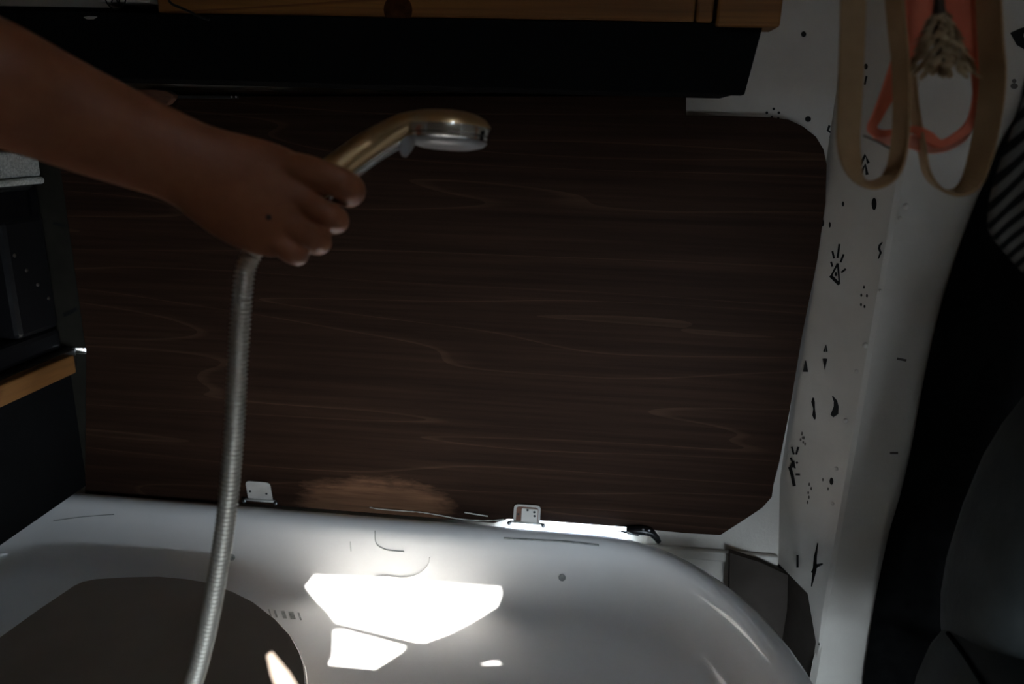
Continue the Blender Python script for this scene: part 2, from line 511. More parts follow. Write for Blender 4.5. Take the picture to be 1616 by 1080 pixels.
def tub_stroke(name, pts, r, mt, lift=0.0005, n_=None):
    pp = spline([(a, b_) for a, b_ in pts], n_ or len(pts) * 5)
    return tube(name, [on_tub(a, b_, lift) for a, b_ in pp], r, mt, tub, seg=6)
# plugs in the wall, grime and scuffs
for (a, b_) in ((366, 880), (887, 912)):
    c = on_tub(a, b_, 0.0)
    lathe('plug', [(0.0058, -0.001), (0.0055, 0.001), (0.0035, 0.0018), (0.0012, 0.0012)], M['grime'], tub, 16, c, (0, -1, 0.15))
for i, (a, wd) in enumerate(((424, 2), (433, 3), (446, 6), (459, 8), (471, 3))):
    b_ = 968 + i * 1.4
    q = [on_tub(a - wd * .5, b_ - 6, .0004), on_tub(a + wd * .5, b_ - 6, .0004), on_tub(a + wd * .5 + 4, b_ + 6, .0004), on_tub(a - wd * .5 + 4, b_ + 6, .0004)]
    mesh('scuff', q, [(0, 1, 2, 3)], M['grime'], tub)
tub_stroke('scratch', [(795, 850), (850, 853), (900, 856), (945, 861)], 0.0016, M['grime'])
tub_stroke('scratch', [(85, 822), (130, 816), (180, 812)], 0.0007, M['grime'])
tub_stroke('scratch', [(592, 838), (594, 858), (610, 868), (638, 871)], 0.0007, M['grime'])
tub_stroke('scratch', [(553, 855), (554, 870)], 0.0006, M['grime'])
th = tub_stroke('thread', [(592, 912), (608, 909), (622, 911), (645, 911), (662, 905), (675, 893), (678, 880)], 0.0007, M['thread'], 0.0012)
th.parent = None
tag(th, 'thin pale curled thread stuck to the tub wall above the sun patch', 'thread')

# brown lidded box standing in the tub
zl = -0.665
rim_px = [(0, 1005), (60, 962), (115, 925), (130, 918), (150, 914), (200, 911), (250, 910), (295, 914), (330, 920), (370, 935), (400, 950), (435, 977), (460, 1003), (475, 1030), (482, 1052), (485, 1080)]
lid_out = [PZ(a, b_, Z(zl)) for a, b_ in rim_px]
lid_out += [Vector((x, y, Z(zl))) for x, y in ((-0.305, 0.66), (-0.325, 0.58), (-0.37, 0.52), (-0.44, 0.485), (-0.55, 0.475), (-0.68, 0.48), (-0.73, 0.52), (-0.747, 0.60))]
cx = sum(p.x for p in lid_out) / len(lid_out); cy = sum(p.y for p in lid_out) / len(lid_out)
def scaled(pts, s, z):
    return [Vector((cx + (p.x - cx) * s, cy + (p.y - cy) * s, Z(z))) for p in pts]
sb = empty('storage_box')
tag(sb, 'grey-brown lidded box with rounded corner and pale rim standing in the tub', 'box')
def rings(name, rr, mt, parent, cap0=True, cap1=True):
    vs, fs = [], []
    n = len(rr[0])
    for r_ in rr: vs += r_
    for i in range(len(rr) - 1):
        for k in range(n):
            a, b_ = i * n + k, i * n + (k + 1) % n
            fs.append((a, b_, b_ + n, a + n))
    if cap0: fs.append(tuple(range(n - 1, -1, -1)))
    if cap1: fs.append(tuple((len(rr) - 1) * n + k for k in range(n)))
    return mesh(name, vs, fs, mt, parent, smooth=False)
rings('body', [scaled(lid_out, 0.93, -0.7345), scaled(lid_out, 0.97, zl - 0.012)], M['lid'], sb)
rings('rim', [scaled(lid_out, 0.985, zl - 0.012), scaled(lid_out, 1.0, zl - 0.010), scaled(lid_out, 1.003, zl - 0.005), scaled(lid_out, 0.997, zl - 0.001), scaled(lid_out, 0.985, zl - 0.001)], M['pale_rim'], sb)
rings('lid', [scaled(lid_out, 0.99, zl - 0.003), scaled(lid_out, 0.992, zl), scaled(lid_out, 0.985, zl + 0.0012)], M['lid'], sb)

# ------------------------------------------------------------------ ceiling with roof vent
patch = {
    'tub': [
        [(390, 605), (430, 555), (630, 566), (830, 580), (865, 606), (890, 585), (1090, 598), (1290, 612), (1296, 650), (1275, 700), (1180, 760), (1060, 825), (940, 868), (900, 865), (715, 820), (530, 775), (490, 720), (430, 660)],
        [(520, 808), (560, 806), (710, 846), (856, 886), (830, 915), (710, 990), (600, 980), (495, 970), (515, 930)],
        [(1184, 972), (1250, 955), (1286, 957), (1296, 967)]],
    'lid': [[(1362, 565), (1385, 548), (1420, 590), (1470, 650), (1520, 730), (1560, 830), (1500, 850), (1420, 760), (1385, 670)]]}
hz = Z(1.12)
holes = []
for poly in patch['tub']:
    holes.append([350 + a / 2.938 for a, _ in poly] and [on_tub(350 + a / 2.938, 720 + b_ / 2.938) for a, b_ in poly])
holes.append([PZ(a / 3.232, 860 + b_ / 3.232, Z(zl)) for a, b_ in patch['lid'][0]])
def to_roof(p):
    t = (hz - p.z) / SUN_TO.z
    q = p + SUN_TO * t
    return Vector((q.x, q.y, hz))
holes = [[to_roof(p) for p in h] for h in holes]
hx = [p.x for h in holes for p in h]; hy = [p.y for h in holes for p in h]
a0, a1, b0, b1 = min(hx) - 0.05, max(hx) + 0.05, min(hy) - 0.05, max(hy) + 0.05
ceil_out = [Vector((XL, YF, ZT)), Vector((XR, YF, ZT)), Vector((XR, 1.15, ZT)), Vector((XL, 1.15, ZT))]
struct(prism('ceiling', ceil_out, (0, 0, 0.015), M['ceiling'], holes=[[Vector((a0, b0, ZT)), Vector((a0, b1, ZT)), Vector((a1, b1, ZT)), Vector((a1, b0, ZT))]]),
       'pine boarded van ceiling with a roof vent', 'ceiling')
sun_mask_out = [Vector((a0 - .03, b0 - .03, hz)), Vector((a1 + .03, b0 - .03, hz)), Vector((a1 + .03, b1 + .03, hz)), Vector((a0 - .03, b1 + .03, hz))]
vent = prism('roof_sun_mask', sun_mask_out, (0, 0, 0.002), M['shade'], holes=holes)  # added sheet, holes cut back along the sun from the wanted patches
tag(vent, 'unseen dark sheet under the roof vent, cut to shape the sun patches', 'shade')

# ------------------------------------------------------------------ dark wooden window panel
yp = 1.044
pp = [(136, 556), (98, 285), (80, 140), (600, 146), (1083, 150), (1083, 182), (1150, 183), (1215, 185), (1245, 189), (1268, 200), (1288, 216), (1300, 236), (1305, 260),
      (1303, 320), (1290, 410), (1266, 530), (1246, 650), (1230, 730), (1221, 765), (1218, 785), (1203, 802), (1170, 824), (1137, 845), (1080, 842), (990, 833), (860, 823), (800, 820), (780, 826), (600, 811), (430, 798), (300, 791), (134, 784)]
panel = empty('window_panel')
tag(panel, 'dark walnut-stained plywood panel with rounded corners covering the window', 'panel')
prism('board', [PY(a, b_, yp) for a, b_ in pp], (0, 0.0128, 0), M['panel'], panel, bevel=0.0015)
prism('batten', [PY(a, b_, yp - 0.008) for a, b_ in ((280, 152), (1083, 151), (1083, 180), (282, 180))], (0, 0.0085, 0), M['panel'], panel, bevel=0.001)
# pale splintered edge and old sealant under the panel
def on_bottom(x, y): return PY(x, y, 1.042)
tube('splinter', [on_bottom(a, b_) for a, b_ in spline([(583, 801), (600, 804), (640, 807), (665, 809), (690, 813), (730, 820), (770, 822), (795, 820)], 30)],
     [0.0004 + 0.0008 * abs(math.sin(i * 1.7)) for i in range(30)], M['sealant'], panel, seg=6)
tube('splinter', [on_bottom(a, b_) for a, b_ in spline([(733, 809), (745, 811), (770, 815)], 8)], 0.0011, M['sealant'], panel, seg=6)

def rounded(x0, y0, x1, y1, r, n=4, top_only=True):
    out = []
    for cx_, cy_, a0_ in ((x1 - r, y1 - r, 0), (x0 + r, y1 - r, 90)):
        for k in range(n + 1):
            a = math.radians(a0_ + 90 * k / n)
            out.append((cx_ + r * math.cos(a), cy_ + r * math.sin(a)))
    out += [(x0, y0), (x1, y0)]
    return out

def hinge(px, py, wpx, hpx, lean, framed, label):
    h = empty('hinge'); h.parent = panel
    h['label'] = label
    c = PY(px, py, yp - 0.0008)              # foot of the upright leaf
    k = (c - CAM).dot(FW) / F
    wd, ht = wpx * k, hpx * k
    def q(u, v_, d=0.0): return Vector((c.x + u + v_ * lean, c.y - 0.001 - d, c.z + v_))
    prism('leaf', [q(u, v_) for u, v_ in rounded(-wd / 2, 0, wd / 2, ht, wd * 0.16)], (0, -0.002, 0), M['hinge'], h, bevel=0.0006)
    if framed:
        prism('recess', [q(u, v_, 0.0021) for u, v_ in rounded(-wd * 0.40, 0.001, wd * 0.42, ht * 0.88, wd * 0.10)], (0, -0.0004, 0), M['latch'], h)
        prism('cover', [q(u, v_, 0.0022) for u, v_ in rounded(-wd * 0.20, 0.001, wd * 0.40, ht * 0.82, wd * 0.05)], (0, -0.0025, 0), M['pale_rim'], h, bevel=0.0005)
        spots = ((wd * 0.27, ht * 0.66), (wd * 0.29, ht * 0.43), (-wd * 0.32, ht * 0.42), (wd * 0.02, ht * 0.75))
        dd = (0.0048, 0.0048, 0.0022, 0.0048)
    else:
        spots = ((-wd * 0.36, ht * 0.42), (wd * 0.30, ht * 0.36)); dd = (0.0022, 0.0022)
    for (u, v_), d in zip(spots, dd):
        lathe('screw', [(0.0019, 0.0), (0.0019, 0.0006), (0.0012, 0.0011)], M['dark_screw'], h, 12, q(u, v_, d), (0, -1, 0))
    tube('barrel', [q(-wd * 0.62, -0.0015, 0.003), q(wd * 0.62, -0.0015, 0.003)], 0.0022, M['hinge'], h, seg=10)
    for s_ in (-1, 1):
        lathe('screw', [(0.0038, -0.001), (0.0040, 0.001), (0.0030, 0.0026), (0.0012, 0.0030)], M['screw'], h, 14, q(s_ * wd * 0.64, -0.0035, 0.0045), (0, -1, 0.25))
    return h
hinge(412, 787, 40, 30, -0.10, False, 'plain ivory hinge leaf')
hinge(831, 822, 42, 29, 0.02, True, 'framed white hinge with four dark screws')
# broken black catch right of the hinges
bc = empty('window_catch')
tag(bc, 'broken black catch below the panel near the tub corner', 'catch')
q = lambda a, b_, d=1.036: PY(a, b_, d)
tube('arm', [q(988, 836), q(1000, 838), q(1015, 838), (q(1028, 841)), q(1036, 849), q(1040, 856)], [0.004, 0.0068, 0.007, 0.0062, 0.0055, 0.004], M['black_plastic'], bc, seg=8)
tube('foot', [q(975, 838), q(990, 841), q(1008, 845)], [0.001, 0.002, 0.002], M['black_plastic'], bc, seg=8)
lathe('rivet', [(0.0026, 0), (0.0026, 0.001), (0.0012, 0.002)], M['screw'], bc, 12, q(1024, 838, 1.031), (0, -1, 0))
lathe('rivet', [(0.0022, 0), (0.0022, 0.001), (0.0012, 0.002)], M['screw'], bc, 12, q(1015, 836, 1.031), (0, -1, 0))

# ------------------------------------------------------------------ upper cupboard, pine rail, box on the shelf
yc = 0.90
yr0 = 0.893
uc = empty('upper_cupboard')
tag(uc, 'long black painted cupboard base board above the wooden panel', 'cupboard')
t1, t2, t3 = PY(1205, 38, yc), PY(1175, 150, yc), PY(60, 134, yc)
zb, zt = t2.z, t1.z
prism('front', [Vector((-1.2, yc, zb)), Vector((t2.x, yc, zb)), Vector((t1.x, yc, zt)), Vector((-1.2, yc, zt))], (0, 0.016, 0), M['black_paint'], uc, bevel=0.0015)
box('bottom', (-1.2, yc + 0.016, zb + 0.002), (t2.x - 0.004, 1.034, zb + 0.016), M['black_paint'], uc)
box('shelf', (-1.2, yr0 + 0.05, zt), (t1.x + 0.012, 1.056, zt + 0.012), M['black_paint'], uc)
box('end', (t2.x - 0.016, yc + 0.016, zb + 0.016), (t2.x - 0.002, 1.034, zt), M['black_paint'], uc)
pr = empty('pine_rail')
tag(pr, 'orange pine rail with a dark knot along the top cupboard', 'rail')
yr = 0.893
def pine(name, x0, x1, ybot, y0, dy, parent):
    a = PY(x0, ybot, y0); b_ = PY(x1, ybot, y0)
    zz = zt + 0.0005 if ybot < 36 else zt - 0.004
    return box(name, (a.x, y0, zz), (b_.x, y0 + dy, zz + 0.13), M['pine'], parent, bevel=0.003)
pine('rail', 250, 1096, 31, yr + 0.008, 0.03, pr)
kn = PY(628, 16, yr + 0.008)
lathe('knot', [(0.017, 0.0), (0.012, 0.0004), (0.005, 0.0006)], mottled('dark_knot', (0.03, 0.010, 0.004), (0.07, 0.022, 0.007), 70, 0.8, spec=0.1), pr, 24, kn, (0, -1, 0))
ps = empty('pine_upright')
tag(ps, 'pair of square pine uprights at the right end of the cupboard', 'upright')
pine('post', 1098, 1125, 32, yr + 0.003, 0.04, ps)
pine('post', 1130, 1232, 36.5, yr - 0.002, 0.045, ps)
cb = empty('white_box')
tag(cb, 'white cardboard box with a round black emblem on the cupboard shelf', 'box')
c0, c1 = PY(146, 22, yr), PY(229, 22, yr)
box('carton', (c0.x, yr + 0.012, zt + 0.0125), (c1.x, yr + 0.07, zt + 0.10), M['card'], cb)
em = PY(182, -4, yr + 0.0113)
ring = [em + Vector((math.cos(a) * 0.013, 0, math.sin(a) * 0.013)) for a in [2 * math.pi * k / 28 for k in range(29)]]
tube('emblem', ring, 0.0009, M['ink'], cb, seg=6)
for a_, b_ in (((-0.006, -0.006), (-0.001, 0.004)), ((-0.001, 0.004), (0.003, -0.008)), ((0.003, -0.008), (0.007, 0.004))):
    tube('emblem_stroke', [em + Vector((a_[0], 0, a_[1])), em + Vector((b_[0], 0, b_[1]))], 0.0009, M['ink'], cb, seg=6)
sp = empty('plastic_tag')
e0 = PY(131, 27, yc - 0.004)
tag(sp, 'small pale tag on the black board below the white box', 'tag')
prism('strip', [PY(a, b_, yc - 0.0035) for a, b_ in ((131, 27), (140, 25), (152, 26), (146, 30), (136, 30))], (0, 0.003, 0), M['card'], sp, bevel=0.0005)
cord = tube('cord', [PY(a, b_, yr - 0.001) for a, b_ in spline([(262, -20), (268, 3), (285, 12), (302, 20), (316, 27), (330, 31)], 16)], 0.0016, M['black_plastic'])
tag(cord, 'thin black cord hanging across the pine rail', 'cord')
# wooden turn latch and metal strip just under the cupboard
tl = empty('turn_latch')
tag(tl, 'reddish wooden turn latch under the black cupboard behind the forearm', 'latch')
prism('button', [PY(a, b_, 1.026) for a, b_ in ((190, 150), (205, 142), (240, 141), (262, 143), (273, 149), (272, 155), (264, 164), (240, 172), (205, 172))], (0, 0.014, 0), M['latch'], tl, bevel=0.003)
lathe('screw', [(0.003, 0), (0.003, 0.001), (0.001, 0.0018)], M['screw'], tl, 12, PY(215, 156, 1.026), (0, -1, 0))
mc = empty('metal_strip')
tag(mc, 'thin grey metal strip under the cupboard right of the latch', 'strip')
prism('bar', [PY(a, b_, 1.034) for a, b_ in ((280, 150), (376, 151), (376, 156), (280, 155))], (0, 0.006, 0), M['dark_screw'], mc, bevel=0.0006)
for a in (366, 373):
    lathe('pin', [(0.0012, 0), (0.0012, 0.002), (0.0006, 0.003)], M['hinge'], mc, 8, PY(a, 153, 1.034), (0, -1, 0))

# ------------------------------------------------------------------ kitchen counter on the left
kc = empty('kitchen_cabinet')
tag(kc, 'matt black kitchen cabinet at the left edge of the tub', 'cabinet')
zc = -0.352
box('carcass', (-1.45, 0.20, Z(-0.598)), (-0.815, 1.0555, Z(zc - 0.031)), M['black_paint'], kc)
box('plinth', (-1.45, 0.20, 0.0), (-1.01, 1.0555, Z(-0.598)), M['black_paint'], kc)
ct = empty('countertop')
tag(ct, 'dark worktop with an orange wooden front edge', 'countertop')
box('top', (-1.45, 0.20, Z(zc - 0.03)), (-0.797, 1.042, Z(zc)), M['dark_top'], ct)
box('front_edge', (-0.797, 0.20, Z(zc - 0.030)), (-0.777, 1.012, Z(zc)), M['oak_edge'], ct, bevel=0.003)
# coffee machine
cm = empty('coffee_machine')
tag(cm, 'black coffee machine on the worktop left of the panel', 'coffee machine')
mx0, mx1, my0, my1 = -1.05, -0.812, 0.78, 1.035
zm = zc + 0.001
MH = 0.012
box('base', (mx0, my0, Z(zm)), (mx1, my1, Z(zm + 0.035)), M['black_plastic'], cm, bevel=0.008)
box('column', (mx0, my1 - 0.085, Z(zm + 0.036)), (mx1, my1, Z(zm + MH + 0.20)), M['black_plastic'], cm, bevel=0.008)
box('head', (mx0, my0 + 0.01, Z(zm + MH + 0.19)), (mx1, my1, Z(zm + MH + 0.245)), M['black_gloss'], cm, bevel=0.01)
ccx, ccy = -0.885, 0.865
carafe = empty('carafe'); carafe.parent = cm
lathe('bowl', [(0.050, Z(zm + .037)), (0.060, Z(zm + .05)), (0.066, Z(zm + .08)), (0.062, Z(zm + .115)), (0.050, Z(zm + .145)), (0.046, Z(zm + .155))], M['smoked'], carafe, 32, (ccx, ccy, 0))
lathe('band', [(0.0655, Z(zm + .078)), (0.0672, Z(zm + .079)), (0.0672, Z(zm + .086)), (0.0655, Z(zm + .087))], M['satin'], carafe, 32, (ccx, ccy, 0))
lathe('lid', [(0.047, Z(zm + .1555)), (0.048, Z(zm + .165)), (0.030, Z(zm + .173)), (0.01, Z(zm + .175))], M['black_plastic'], carafe, 32, (ccx, ccy, 0))
tube('handle', [Vector((ccx + 0.02, ccy - 0.062, Z(zm + .075))), Vector((ccx + 0.03, ccy - 0.095, Z(zm + .085))), Vector((ccx + 0.03, ccy - 0.098, Z(zm + .12))), Vector((ccx + 0.018, ccy - 0.055, Z(zm + .150)))], 0.008, M['black_plastic'], carafe, seg=10)
for i in range(4):
    a = PY(18 + i * 8, 432 + i * 17, 0.9)
    lathe('button', [(0.003, 0), (0.003, 0.0012), (0.001, 0.002)], M['satin'], cm, 10, (mx1 - 0.0005, my1 - 0.07 + 0.018 * i, Z(zm + 0.16 - 0.025 * i)), (1, 0, 0))
# folded felt cloth lying on the machine
fc = empty('folded_cloth')
tag(fc, 'folded grey speckled cloth lying on the black coffee machine', 'cloth')
zf = zm + MH + 0.2455
for i, (dz, h_, sx) in enumerate(((0.0, 0.010, 0.004), (0.0105, 0.036, -0.001))):
    vs, fs = [], []
    N = 14
    x0, x1, y0, y1 = mx0 + 0.01, mx1 + 0.008 + sx, my0 + 0.02, my1 - 0.002
    for s_ in (0, 1):
        for j in range(N + 1):
            for k in range(N + 1):
                x = x0 + (x1 - x0) * j / N; y = y0 + (y1 - y0) * k / N
                wob = 0.0012 * math.sin(j * 1.3 + k * 0.7 + i)
                vs.append((x, y, Z(zf + dz + (h_ + wob if s_ else 0.0))))
    A = (N + 1) ** 2
    for j in range(N):
        for k in range(N):
            a = j * (N + 1) + k
            fs.append((a, a + 1, a + N + 2, a + N + 1)); fs.append((A + a, A + a + N + 1, A + a + N + 2, A + a + 1))
    for j in range(N):
        a, b_ = j * (N + 1), (j + 1) * (N + 1)
        fs.append((a, b_, A + b_, A + a)); fs.append((a + N, A + a + N, A + b_ + N, b_ + N))
        fs.append((j, A + j, A + j + 1, j + 1)); c = N * (N + 1)
        fs.append((c + j, c + j + 1, A + c + j + 1, A + c + j))
    mesh('fold', vs, fs, M['grey_cloth'], fc, bevel=0.004)

# ------------------------------------------------------------------ drawings on the pillar
B0 = Vector((0.332, 1.03, 0)); R0 = Vector((0.379, 0.95, 0))
nF = (R0 - B0).cross(Vector((0, 0, 1))).normalized()
if nF.y > 0: nF = -nF
S0 = Vector((0.86, 1.00, 0))
nS = (S0 - R0).cross(Vector((0, 0, 1))).normalized()
if nS.y > 0: nS = -nS
planes = {'F': (B0, nF), 'S': (R0, nS), 'W': (Vector((0, YB, 0)), Vector((0, -1, 0))), 'L': (Vector((0, 1.0478, 0)), Vector((0, -1, 0))),
          'E': (Vector((0.327, 1.044, 0)), Vector((-0.028, -0.010, 0)).normalized())}
def stroke(name, pts, wpx, pl='F', mt='ink', parent=None):
    p0, nn = planes[pl]
    vs, fs = [], []
    wl = [1.25 * q_ for q_ in (wpx if hasattr(wpx, '__len__') else [wpx] * len(pts))]
    for i, (a, b_) in enumerate(pts):
        x0, y0 = pts[max(i - 1, 0)]; x1, y1 = pts[min(i + 1, len(pts) - 1)]
        L = math.hypot(x1 - x0, y1 - y0) or 1
        ux, uy = -(y1 - y0) / L * wl[i] / 2, (x1 - x0) / L * wl[i] / 2
        vs += [PN(a + ux, b_ + uy, p0, nn) + nn * 0.0006, PN(a - ux, b_ - uy, p0, nn) + nn * 0.0006]
    for i in range(len(pts) - 1):
        fs.append((2 * i, 2 * i + 1, 2 * i + 3, 2 * i + 2))
    return mesh(name, vs, fs, M[mt], parent or (wall_back if pl in 'WL' else pillar))
def dot(a, b_, rx, ry=None, pl='F', mt='ink', name='ink_dot'):
    p0, nn = planes[pl]
    ry = ry or rx
    rx, ry = rx * 1.2, ry * 1.15
    vs = [PN(a + rx * math.cos(t), b_ + ry * math.sin(t), p0, nn) + nn * 0.0006 for t in [2 * math.pi * k / 14 for k in range(14)]]
    return mesh(name, vs, [tuple(range(14))], M[mt], wall_back if pl == 'W' else pillar)
c8 = lambda l: [(1200 + a / 2.348, 300 + b_ / 2.348) for a, b_ in l]
c6 = lambda l: [(1200 + a / 4.155, 560 + b_ / 4.155) for a, b_ in l]
dot(1268, 54, 3.5, 4, 'W'); dot(1275, 188, 4, 4, 'W')
for a, b_ in ((1210, 178), (1221, 172), (1229, 178), (1218, 185), (1228, 187)): dot(a, b_, 1.8, 2, 'W')
stroke('ink_squiggle', [(1309, 198), (1306, 206), (1312, 210), (1310, 217), (1314, 216)], 3, 'W')
stroke('ink_chevron', [(1357, 262), (1366, 245), (1371, 258)], 4); stroke('ink_chevron', [(1359, 274), (1366, 260), (1369, 276)], 4)
dot(1367, 105, 2.5, 4); stroke('ink_dash', [(1368, 120), (1365, 134)], 2.5)
dot(1331, 322, 1.6, 3.5); dot(1380, 322, 3.4, 8.5, name='ink_oval'); dot(1299, 352, 1.8, 5, 'E'); dot(1310, 355, 1.4, 4)
def eye(ptsf, tri, thick, rays_, pupil):
    stroke('ink_eye', ptsf(tri), 2.6)
    stroke('ink_eye', ptsf(thick), 4.2)
    for r_ in rays_: stroke('ink_ray', ptsf(r_), 2.6)
    p_ = ptsf([pupil])[0]; dot(p_[0], p_[1], 1.6, 3)
eye(c8, [(288, 272), (264, 318), (294, 347), (288, 272)], [(260, 317), (294, 350)],
    [[(268, 226), (274, 254)], [(294, 200), (287, 252)], [(310, 238), (298, 268)], [(318, 292), (301, 306)], [(263, 266), (268, 284)]], (281, 312))
stroke('ink_squiggle', c8([(453, 194), (443, 205), (441, 218), (447, 232), (438, 255)]), [1.5, 3, 3, 3, 1.5])
for l in ((385, 360), (375, 390), (396, 392), (374, 425), (387, 432)):
    a, b_ = c8([l])[0]; dot(a, b_, 1.3, 2.3)
stroke('ink_bug', c8([(170, 345), (166, 400), (168, 450)]), [3, 5, 2], 'E')
stroke('ink_bug', c8([(156, 400), (180, 375)]), 3, 'E')
stroke('ink_chevron', c8([(237, 600), (245, 575), (247, 600)]), 2.4); stroke('ink_chevron', c8([(236, 625), (240, 664), (245, 625)]), 3)
stroke('ink_triangle', c8([(169, 632), (168, 674)]), [1, 7])
a, b_ = c8([(100, 810)])[0]; dot(a, b_, 3, 5.5, 'E')
stroke('ink_squiggle', c8([(197, 770), (196, 785), (200, 810), (200, 835), (203, 850)]), [2, 4.5, 2.2, 4.5, 2])
stroke('ink_moon', c8([(268, 764), (279, 782), (282, 803), (278, 825), (266, 838)]), [1.5, 4.5, 6.5, 9, 5])
for l in ((155, 905), (158, 918), (150, 925), (160, 935)):
    a, b_ = c8([l])[0]; dot(a, b_, 1.2, 2, mt='faded_ink')
eye(c6, [(218, 695), (200, 735), (228, 745), (218, 695)], [(194, 735), (210, 790), (224, 862)],
    [[(208, 605), (221, 655)], [(251, 605), (236, 655)], [(200, 675), (207, 695)], [(232, 785), (262, 786)], [(236, 712), (248, 705)]], (215, 725))
for l in ((322, 850), (335, 878), (316, 905), (320, 935), (311, 968), (412, 820), (446, 880), (275, 515), (288, 545), (295, 585)):
    a, b_ = c6([l])[0]; dot(a, b_, 1.1, 2.4, mt='faded_ink')
a, b_ = c6([(468, 830)])[0]; dot(a, b_, 2.6, 5)
stroke('ink_dash', [(1259, 876), (1259, 896)], 3)
stroke('ink_bird', [(1291, 857), (1287, 880), (1286, 900), (1281, 926)], [1.5, 4, 5, 1.5]); stroke('ink_bird', [(1281, 904), (1289, 893), (1299, 890)], [2, 5, 2])
stroke('ink_dash', [(1404, 715), (1417, 715)], 3, 'S', 'faded_ink'); stroke('ink_dash', [(1415, 566), (1430, 569)], 3, 'S', 'faded_ink')
stroke('ink_triangle', [(1594, 52), (1607, 58), (1640, 62)], [1, 22, 44], 'S'); dot(1618, 56, 3, 4, 'S', 'pale_rim', 'ink_pupil')
dot(1600, 136, 5, 4, 'S', 'faded_ink', 'ink_ring'); dot(1600, 128, 3, 3, 'S', 'faded_ink', 'ink_ring')
stroke('ink_dash', [(84, 352), (104, 357)], 4, 'L'); stroke('ink_dash', [(100, 498), (122, 488)], 5, 'L')
# little weld bumps beside the ridge
for (a, b_, r_) in ((1430, 326, .0042), (1420, 345, .003), (1389, 460, .0025), (1366, 545, .004), (1352, 586, .003), (1335, 664, .0035), (1320, 740, .0032), (1314, 795, .003)):
    c = PN(a, b_, *planes['F'])
    lathe('weld_bump', [(r_, -0.0005), (r_ * .9, r_ * .35), (r_ * .5, r_ * .6), (r_ * .15, r_ * .68)], M['white_paint'], pillar, 12, c, nF)

# ------------------------------------------------------------------ right side: curtain, hanging things, bag
cl = [(1640, 120), (1616, 166), (1590, 208), (1565, 262), (1540, 322), (1508, 410), (1481, 500), (1458, 600), (1440, 700), (1420, 785), (1401, 850), (1381, 950), (1364, 1060), (1358, 1130), (1350, 1260)]
vs, fs = [], []
NC = 26
yk = 0.951
rows = spline(cl, 40)
for i, (a, b_) in enumerate(rows):
    e = PY(a, b_, yk)
    for k in range(NC + 1):
        t = k / NC
        x = e.x + (1.2 - e.x) * t
        y = yk + (-0.03 * abs(math.sin(k * 0.55)) if k > 1 else 0)
        vs.append((x, y, max(e.z, 0.004)))
for i in range(len(rows) - 1):
    for k in range(NC):
        a = i * (NC + 1) + k
        fs.append((a, a + 1, a + NC + 2, a + NC + 1))
cu = mesh('blackout_curtain', vs, fs, M['black_cloth'], smooth=True)
cu.modifiers.new('thick', 'SOLIDIFY').thickness = 0.004
tag(cu, 'black blackout curtain hanging right of the white pillar', 'curtain')

ys = 0.56
def ribbon(name, pts, mt, parent, y0=ys, n_=60, thick=0.0025):
    """pts: (px, py, width_m, facing angle deg (0 = seen flat, 90 = edge on), dy)"""
    vs, fs = [], []
    rows = spline(pts, n_)
    c = [PY(r_[0], r_[1], y0 + r_[4]) for r_ in rows]
    t = frame_dirs(c)
    for i, r_ in enumerate(rows):
        side = t[i].cross(Vector((0, 1, 0))).normalized()
        dep = side.cross(t[i]).normalized()
        if dep.y < 0: dep = -dep
        a = math.radians(r_[3])
        wv_ = side * math.cos(a) + dep * math.sin(a)
        nv = wv_.cross(t[i]).normalized()
        h_ = r_[2] / 2
        for u, v_ in ((-1, -.5), (1, -.5), (1, .5), (-1, .5)):
            vs.append(c[i] + wv_ * (h_ * u) + nv * (thick * v_))
    for i in range(len(rows) - 1):
        for k in range(4):
            a, b_ = i * 4 + k, i * 4 + (k + 1) % 4
            fs.append((a, b_, b_ + 4, a + 4))
    fs.append((3, 2, 1, 0)); e = (len(rows) - 1) * 4
    fs.append((e, e + 1, e + 2, e + 3))
    return mesh(name, vs, fs, mt, parent, smooth=False, bevel=0.0006)
w0 = 0.0172
sa = ribbon('leather_strap', [(1348, -230, w0, 5, 0), (1347, -60, w0, 4, 0), (1345, 60, w0, 5, 0), (1341, 160, w0, 5, 0), (1339, 225, w0, 12, 0), (1348, 266, w0, 35, 0), (1370, 290, w0, 74, 0.004), (1395, 286, w0, 82, 0.008), (1413, 262, w0, 76, 0.01), (1422, 200, w0, 76, 0.0), (1422, 110, w0, 76, 0.0), (1414, 30, w0, 74, 0.0), (1408, -60, w0, 70, 0.0), (1396, -230, w0, 55, 0.0)], M['tan'], None, ys)
tag(sa, 'tan leather strap loop hanging left of the coral ribbon', 'strap', 'tan straps hanging by the pillar')
sb_ = ribbon('leather_strap', [(1446, -230, w0, 70, 0.045), (1440, -60, w0, 74, 0.045), (1438, 60, w0, 80, 0.045), (1442, 160, w0, 82, 0.035), (1455, 235, w0, 80, 0.015), (1464, 275, w0, 82, 0.012), (1484, 298, w0, 82, 0.01), (1510, 304, w0, 82, 0.008), (1534, 286, w0, 62, 0.006), (1549, 240, w0, 56, 0.004), (1561, 180, w0, 50, 0.002), (1567, 120, w0, 52, 0.0), (1563, 50, w0, 60, 0.0), (1558, -60, w0, 56, 0), (1556, -230, w0, 35, 0)], M['tan'], None, ys)
tag(sb_, 'tan leather strap loop hanging right of the coral ribbon', 'strap', 'tan straps hanging by the pillar')
k_ = ys / F * 1.0
cr = empty('coral_ribbon')
tag(cr, 'coral red fabric band looped between the tan straps', 'ribbon')
def cw(px): return px * 0.00051
yc2 = ys + 0.012
